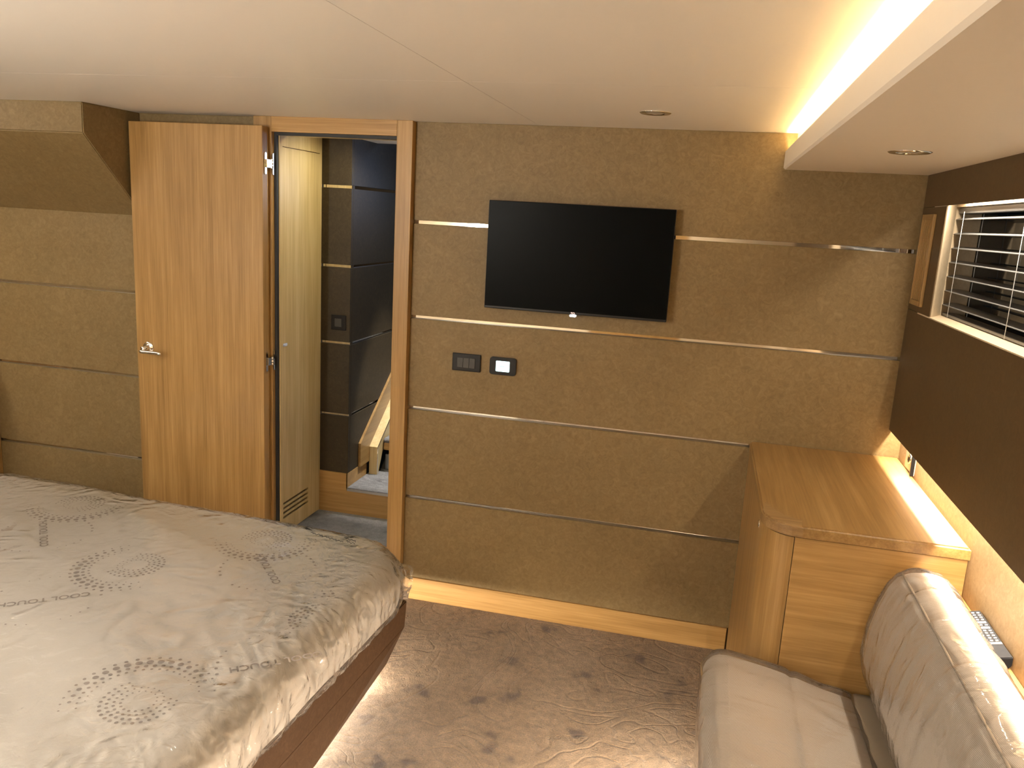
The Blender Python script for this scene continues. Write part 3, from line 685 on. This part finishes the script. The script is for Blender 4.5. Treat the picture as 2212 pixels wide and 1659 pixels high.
# ------------------------------------------------------------------ bed
BR = math.radians(-3.0)
def bw(x, y, z=0.0):      # bed-local (x to the right, y towards the front wall, origin at right front corner) -> world
    c_, s_ = math.cos(BR), math.sin(BR); return (0.232 + c_ * x - s_ * y, -0.605 + s_ * x + c_ * y, z)
bed = thing('bed_base', 'brown leather bed plinth under the plastic-wrapped mattress', 'bed base', (0.232, -0.605, 0), rotz=BR)
def bed_part(name, bm, mat, smooth=False):
    return finish(name, bm, mat, bed, smooth)
BL, BWd = 2.02, 1.85
bm = bmesh.new()
def bring(z, ins): return [(-ins, -ins, z), (-BL + ins, -ins, z), (-BL + ins, -BWd + ins, z), (-ins, -BWd + ins, z)]
rings = [bring(0.205, 0.0), bring(0.205, 0.0), bring(0.335, 0.0)]
vs = [[bm.verts.new(c_) for c_ in rr_] for rr_ in (bring(0.205, 0.0), bring(0.312, -0.004))]
for i in range(4): bm.faces.new((vs[0][i], vs[0][(i + 1) % 4], vs[1][(i + 1) % 4], vs[1][i]))
bm.faces.new(vs[1]); bm.faces.new(vs[0][::-1]); bmesh.ops.recalc_face_normals(bm, faces=bm.faces[:])
bmesh.ops.bevel(bm, geom=[e for e in bm.edges], offset=0.004, segments=2, affect='EDGES'); bed_part('side_board', bm, 'leather_dark')
bm = bmesh.new()
vs = [[bm.verts.new(c_) for c_ in rr_] for rr_ in ([(-0.055, -0.035, 0.06), (-BL + 0.04, -0.035, 0.06), (-BL + 0.04, -BWd + 0.04, 0.06), (-0.03, -BWd + 0.04, 0.06), (-0.012, -0.62, 0.06)], [(-0.002, -0.002, 0.2045), (-BL, -0.002, 0.2045), (-BL, -BWd, 0.2045), (-0.002, -BWd, 0.2045), (-0.002, -0.62, 0.2045)])]
for i in range(5): bm.faces.new((vs[0][i], vs[0][(i + 1) % 5], vs[1][(i + 1) % 5], vs[1][i]))
bm.faces.new(vs[1]); bm.faces.new(vs[0][::-1]); bmesh.ops.recalc_face_normals(bm, faces=bm.faces[:]); bed_part('undercut', bm, 'leather_dark')
bm = bmesh.new(); bx(bm, -BL + 0.3, -0.26, -BWd + 0.3, -0.32, 0.0, 0.06); bed_part('plinth', bm, 'hull')

# mattress
MS = (2.05, 1.90, 0.215); MT = 0.318; MZ = MT + MS[2] / 2
mroot_loc = bw(-MS[0] / 2 + 0.045, -MS[1] / 2 + 0.035, MZ)
mat_o = thing('mattress', 'thick off-white mattress in clear plastic wrap lying on the brown bed base', 'mattress', mroot_loc, rotz=BR)
def hump(x, y):
    e = (MS[0] / 2 - abs(x)) * (MS[1] / 2 - abs(y))
    return 0.006 * fbm((x, y, 0.3), 1.6, 2) + 0.010 * min(1, max(0, e) * 4)
def wave(x, y):
    q = 17.0 * (y + 0.30 * x) + 4.0 * fbm((x * 0.9, y * 0.9, 4.0), 1.0, 2)
    a = 0.35 + 0.65 * max(0, min(1, (0.55 - x) / 0.9))
    return 0.0042 * a * (1 - abs(math.sin(q * 0.5)) ** 0.7) * (0.6 + 0.8 * abs(noise.noise(Vector((x * 1.7, y * 1.7, 8)))))
def squeeze(p_):
    # plan view: rounder corners
    R_ = 0.24; cx, cy = MS[0] / 2 - R_, MS[1] / 2 - R_
    dx, dy = abs(p_.x) - cx, abs(p_.y) - cy
    if dx > 0 and dy > 0:
        s_ = max(dx, dy) / math.hypot(dx, dy)
        p_.x = math.copysign(cx + dx * s_, p_.x); p_.y = math.copysign(cy + dy * s_, p_.y)
    return p_
def mdisp(p_, nrm):
    p_ = Vector(p_)
    if p_.z > 0: p_.z += hump(p_.x, p_.y) * min(1, p_.z / (MS[2] / 2))
    if p_.z > 0 and nrm.z > 0.5: p_.z += wave(p_.x, p_.y)
    s_ = 0.004 * fbm(p_, 5.0, 2); return squeeze(p_ + nrm * s_ * (0.3 if nrm.z > 0.95 else 1))
bm = soft_box(*MS, 0.085, 130, 120, 16, mdisp)
def top_z(x, y): return MS[2] / 2 + hump(x, y) + wave(x, y) + 0.3 * 0.004 * fbm((x, y, MS[2] / 2), 5.0, 2) + 0.0009
inv_m = (Matrix.Translation(mroot_loc) @ Matrix.Rotation(BR, 4, 'Z')).inverted()
def dot(wx, wy, r_):
    c_ = inv_m @ Vector((wx, wy, MZ)); x, y = c_.x, c_.y
    if abs(x) > MS[0] / 2 - 0.09 or abs(y) > MS[1] / 2 - 0.09: return
    vv = [bm.verts.new((x + r_ * math.cos(a * PI / 5), y + r_ * math.sin(a * PI / 5), top_z(x, y))) for a in range(10)]
    f = bm.faces.new(vv); f.material_index = 1
    if f.normal.z < 0: f.normal_flip()
def swirl(cx, cy, ang, s_=1.0):
    """printed dot swirl: a crescent of big dots around a small ring cluster"""
    for ri, (rad, cnt, d0) in enumerate(((0.040, 17, 0.0028), (0.055, 22, 0.0030), (0.070, 26, 0.0034), (0.085, 30, 0.0036))):
        ox, oy = 0.018 * math.cos(ang + PI), 0.018 * math.sin(ang + PI)
        for i in range(cnt):
            a = 2 * PI * i / cnt + ri * 0.13
            g_ = 0.5 + 0.5 * math.cos(a - ang - PI * 0.75)
            if ri >= 2 and g_ < 0.18: continue
            dot(cx + s_ * (ox + rad * math.cos(a)), cy + s_ * (oy + rad * math.sin(a)), d0 * (0.75 + 0.6 * g_) * s_)
    for ri, (rad, cnt, d0) in enumerate(((0.118, 38, 0.0036), (0.134, 40, 0.0052), (0.152, 36, 0.0082), (0.170, 40, 0.0046))):
        for i in range(cnt):
            a = 2 * PI * i / cnt + ri * 0.07
            g_ = math.cos(a - ang); lim = (0.1, -0.1, 0.05, -0.15)[ri]
            if g_ < lim: continue
            q = (g_ - lim) / (1 - lim)
            dot(cx + s_ * rad * math.cos(a), cy + s_ * rad * math.sin(a), d0 * (0.5 + 0.6 * q) * s_)
def ring_text(cx, cy, ang):
    """dotted ring round the printed words"""
    for i in range(34):
        a = 2 * PI * i / 34
        if math.sin(i * 0.9) > 0.75: continue
        dot(cx + 0.150 * math.cos(a), cy + 0.150 * math.sin(a), 0.0034 + 0.0014 * math.sin(a * 2))
    tb = text_bm('COOL TOUCH', 0.036, Matrix.Translation((cx, cy, 0)) @ Matrix.Rotation(ang, 4, 'Z'), 0.0, bold=0.0006)
    vm = {}
    for v0 in tb.verts:
        c_ = inv_m @ Vector((v0.co.x, v0.co.y, MZ)); vm[v0.index] = (c_.x, c_.y)
    tb.verts.ensure_lookup_table(); nv = {}
    for v0 in tb.verts: x, y = vm[v0.index]; nv[v0] = bm.verts.new((x, y, top_z(x, y) + 0.0003))
    for f0 in tb.faces:
        try:
            f = bm.faces.new([nv[q] for q in f0.verts]); f.material_index = 1
            f.normal_update()
            if f.normal.z < 0: f.normal_flip()
        except Exception: pass
    tb.free()
A1, A2 = math.radians(219), math.radians(134)
for cx, cy, a in ((-0.034, -1.70, 2.2), (-0.524, -1.115, 3.9), (-0.235, -0.775, 5.2), (0.205, -1.20, 0.6), (-1.051, -0.735, 5.2), (-1.02, -1.44, 2.2), (-0.70, -1.82, 0.8)):
    swirl(cx, cy, a)
for cx, cy, a in ((0.190, -1.452, A1), (-0.114, -0.970, A2), (-0.96, -1.0, A2), (-0.60, -1.384, A1)):
    ring_text(cx, cy, a)
part_mesh = finish('ticking_cover', bm, 'ticking', mat_o, True, mats=['ticking', 'print'])
# plastic film: own surface with gathers radiating from the right front corner and long lazy waves
cxr, cyr = MS[0] / 2 - 0.25, MS[1] / 2 - 0.55
def fdisp(p_, nrm):
    p_ = Vector(p_)
    if p_.z > 0: p_.z += hump(p_.x, p_.y) * min(1, p_.z / (MS[2] / 2))
    if p_.z > 0 and nrm.z > 0.5: p_.z += wave(p_.x, p_.y)
    edge = max(abs(p_.x) - MS[0] / 2 + 0.28, abs(p_.y) - MS[1] / 2 + 0.28, 0) / 0.28
    side = 1 - max(0, nrm.z)
    wv = 0.0030 * (1 + math.sin(14 * (p_.y + 0.35 * p_.x) + 3.2 * fbm((p_.x * 0.8, p_.y * 0.8, 2.0), 1.0, 2)))
    rd = math.atan2(p_.y - cyr, p_.x - cxr)
    fan = 0.0045 * abs(noise.noise(Vector((rd * 9.0, 3.1, 0)))) * 2 * edge
    crk = 0.010 * (1 - abs(noise.noise(Vector((p_.x * 9, p_.y * 9, p_.z * 5)))) * 2.2) * max(0, side) * 0.9
    crk2 = 0.006 * (1 - 2 * abs(noise.noise(Vector((p_.x * 26, p_.y * 26, p_.z * 9))))) * max(edge * 0.35, side)
    off = 0.0035 + wv * (1 - side) + fan + max(-0.002, crk) * 0.8 + max(-0.002, crk2) * 0.7
    return squeeze(p_ + nrm * max(0.002, off))
bm = soft_box(MS[0] + 0.002, MS[1] + 0.002, MS[2] + 0.002, 0.085, 300, 280, 30, fdisp)
bmesh.ops.delete(bm, geom=[f for f in bm.faces if f.normal.z < -0.9 or f.calc_center_median().z < -MS[2] / 2 + 0.002], context='FACES')
fl = finish('plastic_wrap', bm, 'film_bed', mat_o, True); fl['label'] = 'clear crinkled plastic wrap'
# gathered tail of the wrap at the corner
bm = bmesh.new(); nseg, nr = 44, 12; rings = []
base = inv_m @ Vector((0.190, -0.700, 0.425)); dirv = Vector((0.82, 0.45, -0.15)).normalized()
u_ = dirv.cross(Vector((0, 0, 1))).normalized(); v2 = u_.cross(dirv)
for j in range(nr + 1):
    t = j / nr; ring = []
    for i in range(nseg):
        a = 2 * PI * i / nseg; rr_ = 0.070 - 0.030 * t + 0.022 * max(0, t - 0.5)
        rr_ *= 1 + (0.10 + 0.22 * t) * noise.noise(Vector((math.cos(a) * 3.4, math.sin(a) * 3.4, t * 1.2)))
        ring.append(bm.verts.new(base + dirv * (t * 0.088 + 0.012 * noise.noise(Vector((math.cos(a) * 2, math.sin(a) * 2, 5))) * t) + u_ * rr_ * math.cos(a) * 0.75 + v2 * rr_ * 1.12 * math.sin(a)))
    rings.append(ring)
for a, b_ in zip(rings, rings[1:]):
    for i in range(nseg): bm.faces.new((a[i], a[(i + 1) % nseg], b_[(i + 1) % nseg], b_[i]))
finish('wrap_tail', bm, 'film_bed', mat_o, True)
# pen scribble on the wrap
bm = bmesh.new()
for (xa, ya, xb, yb, n_) in ((-0.115, -0.672, 0.03, -0.712, 26), (0.035, -0.700, 0.075, -0.712, 8), (0.015, -0.672, 0.070, -0.690, 10)):
    pts = []
    for i in range(n_ + 1):
        t = i / n_; wx = xa + (xb - xa) * t; wy = ya + (yb - ya) * t + 0.006 * math.sin(i * 2.3) + 0.003 * math.sin(i * 1.1)
        c_ = inv_m @ Vector((wx, wy, MZ)); pts.append((c_.x, c_.y, top_z(c_.x, c_.y) + 0.016))
    tube(bm, pts, 0.0011, 5)
finish('pen_writing', bm, 'ink', mat_o)

# wooden bedside panel at the far left
ns = thing('bedside_cabinet', 'oak cabinet side at the left edge beyond the mattress', 'cabinet', (-2.38, -0.24, 0))
pbox('carcass', 'oak_z', ns, -2.60, -2.152, -0.46, -0.002, 0.0, 0.868, 0.002)
pbox('top', 'oak_x', ns, -2.61, -2.146, -0.47, -0.002, 0.868, 0.890, 0.003)

# ------------------------------------------------------------------ sofa
so = thing('sofa', 'beige woven sofa in clear plastic wrap standing against the oak cabinet end', 'sofa', (1.6, -1.95, 0))
bm = bmesh.new(); bx(bm, 1.43, 1.90, -3.05, -0.92, 0.0, 0.14); part('plinth', bm, 'hull', so)
bm = bmesh.new(); bx(bm, 1.315, 1.90, -3.05, -0.905, 0.14, 0.30, 0.01); part('seat_base', bm, 'oak_y', so)
bm = bmesh.new(); bx(bm, 1.80, 1.895, -3.05, -0.93, 0.30, 0.735, 0.004); part('back_frame', bm, 'weave_dark', so)
bm = soft_box(0.10, 2.12, 0.16, 0.02, 6, 60, 6); bmesh.ops.transform(bm, matrix=Matrix.Translation((1.752, -1.98, 0.36)), verts=bm.verts[:]); part('seat_filler', bm, 'weave_dark', so, True)
SC = Vector((1.516, -1.975, 0.403)); SS = (0.450, 2.12, 0.195)
def sdisp(p_, nrm):
    p_ = Vector(p_)
    if nrm.z > 0.2:
        p_.z += 0.004 * math.cos(PI * min(1, abs(p_.x + 0.02) / 0.26)) + 0.004 * fbm((p_.x, p_.y, 1), 3.0, 2)
        p_.z -= 0.005 * math.exp(-((p_.x - 0.021) / 0.010) ** 2)
    p_.z -= 0.20 * (max(0, p_.x + 0.16) - 0.35 * max(0, p_.x - 0.12)) * (1 if p_.z > 0 else 0)
    return p_ + nrm * 0.002 * fbm(p_, 7, 2)
bm = soft_box(*SS, 0.05, 70, 200, 20, sdisp); bmesh.ops.transform(bm, matrix=Matrix.Translation(SC), verts=bm.verts[:])
seat = part('seat_cushion', bm, 'weave', so, True)
def sfd(p_, nrm):
    q = sdisp(p_, nrm)
    if nrm.z > 0.5:
        w_ = 0.0016 * (1 + math.sin(60 * (q.x - 0.55 * q.y) + 4 * fbm((q.x, q.y, 0), 2.5, 2))) * max(0, min(1, (q.x + 0.02) / 0.15))
        w_ += 0.0012 * (1 + math.sin(38 * q.y + 5 * fbm((q.x, q.y, 3), 3, 2)))
    else: w_ = 0.004 * (1 - 2 * abs(noise.noise(Vector((q.x * 8, q.y * 12, q.z * 14)))))
    e_ = max(0, q.y - SS[1] / 2 + 0.09) / 0.09
    return q + nrm * (0.0035 + max(-0.001, w_)) + Vector((0, 0.018 * e_ * e_ * max(0, nrm.z), 0.010 * e_ * max(0, nrm.z)))
bm = soft_box(SS[0] + 0.004, SS[1] + 0.004, SS[2] + 0.004, 0.05, 110, 330, 24, sfd)
bmesh.ops.delete(bm, geom=[f for f in bm.faces if f.calc_center_median().z < -SS[2] / 2 + 0.006], context='FACES')
bmesh.ops.transform(bm, matrix=Matrix.Translation(SC), verts=bm.verts[:])
fo = part('plastic_wrap', bm, 'film_sofa', so, True); fo['label'] = 'clear plastic wrap over the seat'
# backrest: lofted profile (x,z) along y
prof = [(1.772, 0.452), (1.748, 0.474), (1.728, 0.515), (1.716, 0.575), (1.722, 0.650), (1.737, 0.722), (1.756, 0.780), (1.776, 0.812), (1.805, 0.829), (1.846, 0.835), (1.880, 0.830), (1.900, 0.812), (1.906, 0.790), (1.904, 0.765), (1.860, 0.764), (1.860, 0.60), (1.850, 0.452)]
def resample(pr, n_):
    P = [Vector((a, b_, 0)) for a, b_ in pr]; P.append(P[0]); Ls = [0]
    for a, b_ in zip(P, P[1:]): Ls.append(Ls[-1] + (b_ - a).length)
    out = []
    for i in range(n_):
        t = Ls[-1] * i / n_
        for j in range(len(P) - 1):
            if Ls[j + 1] >= t:
                f_ = (t - Ls[j]) / max(1e-9, Ls[j + 1] - Ls[j]); out.append((P[j].lerp(P[j + 1], f_), t)); break
    return out
def back_loft(off, n_, ny, disp=None, y0=-3.0, y1=-0.925):
    bm = bmesh.new(); uvl = bm.loops.layers.uv.new('UVMap'); rs = resample(prof, n_); cx, cz = 1.815, 0.65; rings = []; us = {}
    stations = [(y1 - 0.0, 0.80), (y1 - 0.004, 0.90), (y1 - 0.012, 0.965), (y1 - 0.025, 1.0)]
    stations += [(y1 - 0.025 - (y1 - 0.05 - y0) * i / ny, 1.0) for i in range(1, ny + 1)]
    stations += [(y0 + 0.01, 0.97), (y0, 0.85)]
    for si, (y, sc_) in enumerate(stations):
        ring = []
        for i, (q, t) in enumerate(rs):
            x = cx + (q.x - cx) * sc_; z = cz + (q.y - cz) * sc_
            nr_ = Vector((x - cx, 0, z - cz)).normalized(); 
            # long shallow buttonless bulge
            p_ = Vector((x, y, z)) + nr_ * (off + 0.003 * fbm((x * 2, y * 2, z * 2), 1.0, 2))
            if disp: p_ += nr_ * disp(p_, q.x, q.y)
            if si == 0: p_.y += off
            v0 = bm.verts.new(p_); us[v0] = (t, y); ring.append(v0)
        rings.append(ring)
    m_ = len(rs)
    for a, b_ in zip(rings, rings[1:]):
        for i in range(m_):
            f = bm.faces.new((a[i], a[(i + 1) % m_], b_[(i + 1) % m_], b_[i])); f.smooth = True
            for lp in f.loops:
                t, y = us[lp.vert]
                if i == m_ - 1 and t < 0.01: t = rs[-1][1]
                lp[uvl].uv = (t, y)
    f0 = bm.faces.new(rings[0][::-1]); f1 = bm.faces.new(rings[-1])
    for f in (f0, f1):
        for lp in f.loops: lp[uvl].uv = (lp.vert.co.x, lp.vert.co.z)
    bmesh.ops.recalc_face_normals(bm, faces=bm.faces[:]); return bm
part('backrest', back_loft(0, 90, 120), 'weave', so, True)
bm = bmesh.new()
seam = [(1.785, -0.95 - 0.02 * i, 0.8215 + 0.0012) for i in range(0, 103)]
seam = [(1.7855 + 0.0015 * fbm((0, y, 0), 2.0, 1), y, 0.8235 + 0.002 * fbm((3, y, 0), 2.0, 1)) for (_, y, _z) in seam]
seam = [(1.70 + 0.03, -0.926, 0.64), (1.742, -0.925, 0.72), (1.760, -0.926, 0.775), (1.775, -0.933, 0.808)] + seam
tube(bm, seam, 0.0032, 8); part('piping', bm, 'piping', so, True)
def bfd(p_, x, z):
    if z > 0.80: w_ = 0.007 * (1 - 2.0 * abs(noise.noise(Vector((p_.x * 14, p_.y * 11, 1.7)))))
    elif x < 1.80: w_ = 0.0035 * (1 - 2 * abs(noise.noise(Vector((p_.y * 17, p_.z * 2.2, 0.4)))))
    else: w_ = 0
    return max(0, w_)
fb = part('plastic_wrap', back_loft(0.0045, 130, 330, bfd, y1=-0.915), 'film_sofa', so, True); fb['label'] = 'clear plastic wrap over the backrest'

# remote control lying on the ledge
rc = thing('remote_control', 'dark remote control with pale buttons on the ledge behind the sofa', 'remote control', (1.928, -1.16, 0.775))
bm = bmesh.new(); prism(bm, [(1.9085, 0.7635), (1.913, 0.784), (1.9545, 0.793), (1.9550, 0.7700), (1.948, 0.7635)], 1, -1.285, -1.045)
bmesh.ops.bevel(bm, geom=[e for e in bm.edges], offset=0.002, segments=2, affect='EDGES'); part('casing', bm, 'remote', rc)
def rbtn(x0, x1, y0, y1):
    bm = bmesh.new()
    def zf(x): return 0.784 + (x - 1.913) * (0.009 / 0.0415)
    vs_ = [bm.verts.new((x, y, zf(x) + dz)) for dz in (0.0, 0.0018) for (x, y) in ((x0, y0), (x1, y0), (x1, y1), (x0, y1))]
    for q in ((3, 2, 1, 0), (4, 5, 6, 7), (0, 1, 5, 4), (1, 2, 6, 5), (2, 3, 7, 6), (3, 0, 4, 7)): bm.faces.new([vs_[i] for i in q])
    part('button', bm, 'rubber_grey', rc)
y = -1.058
for rr_ in range(12):
    if rr_ in (4, 6):
        rbtn(1.917, 1.948, y - 0.009, y); y -= 0.016; continue
    for cc in range(3): rbtn(1.9185 + 0.0115 * cc, 1.9245 + 0.0115 * cc, y - 0.005, y)
    y -= 0.0125
rbtn(1.916, 1.951, y - 0.007, y + 0.001)
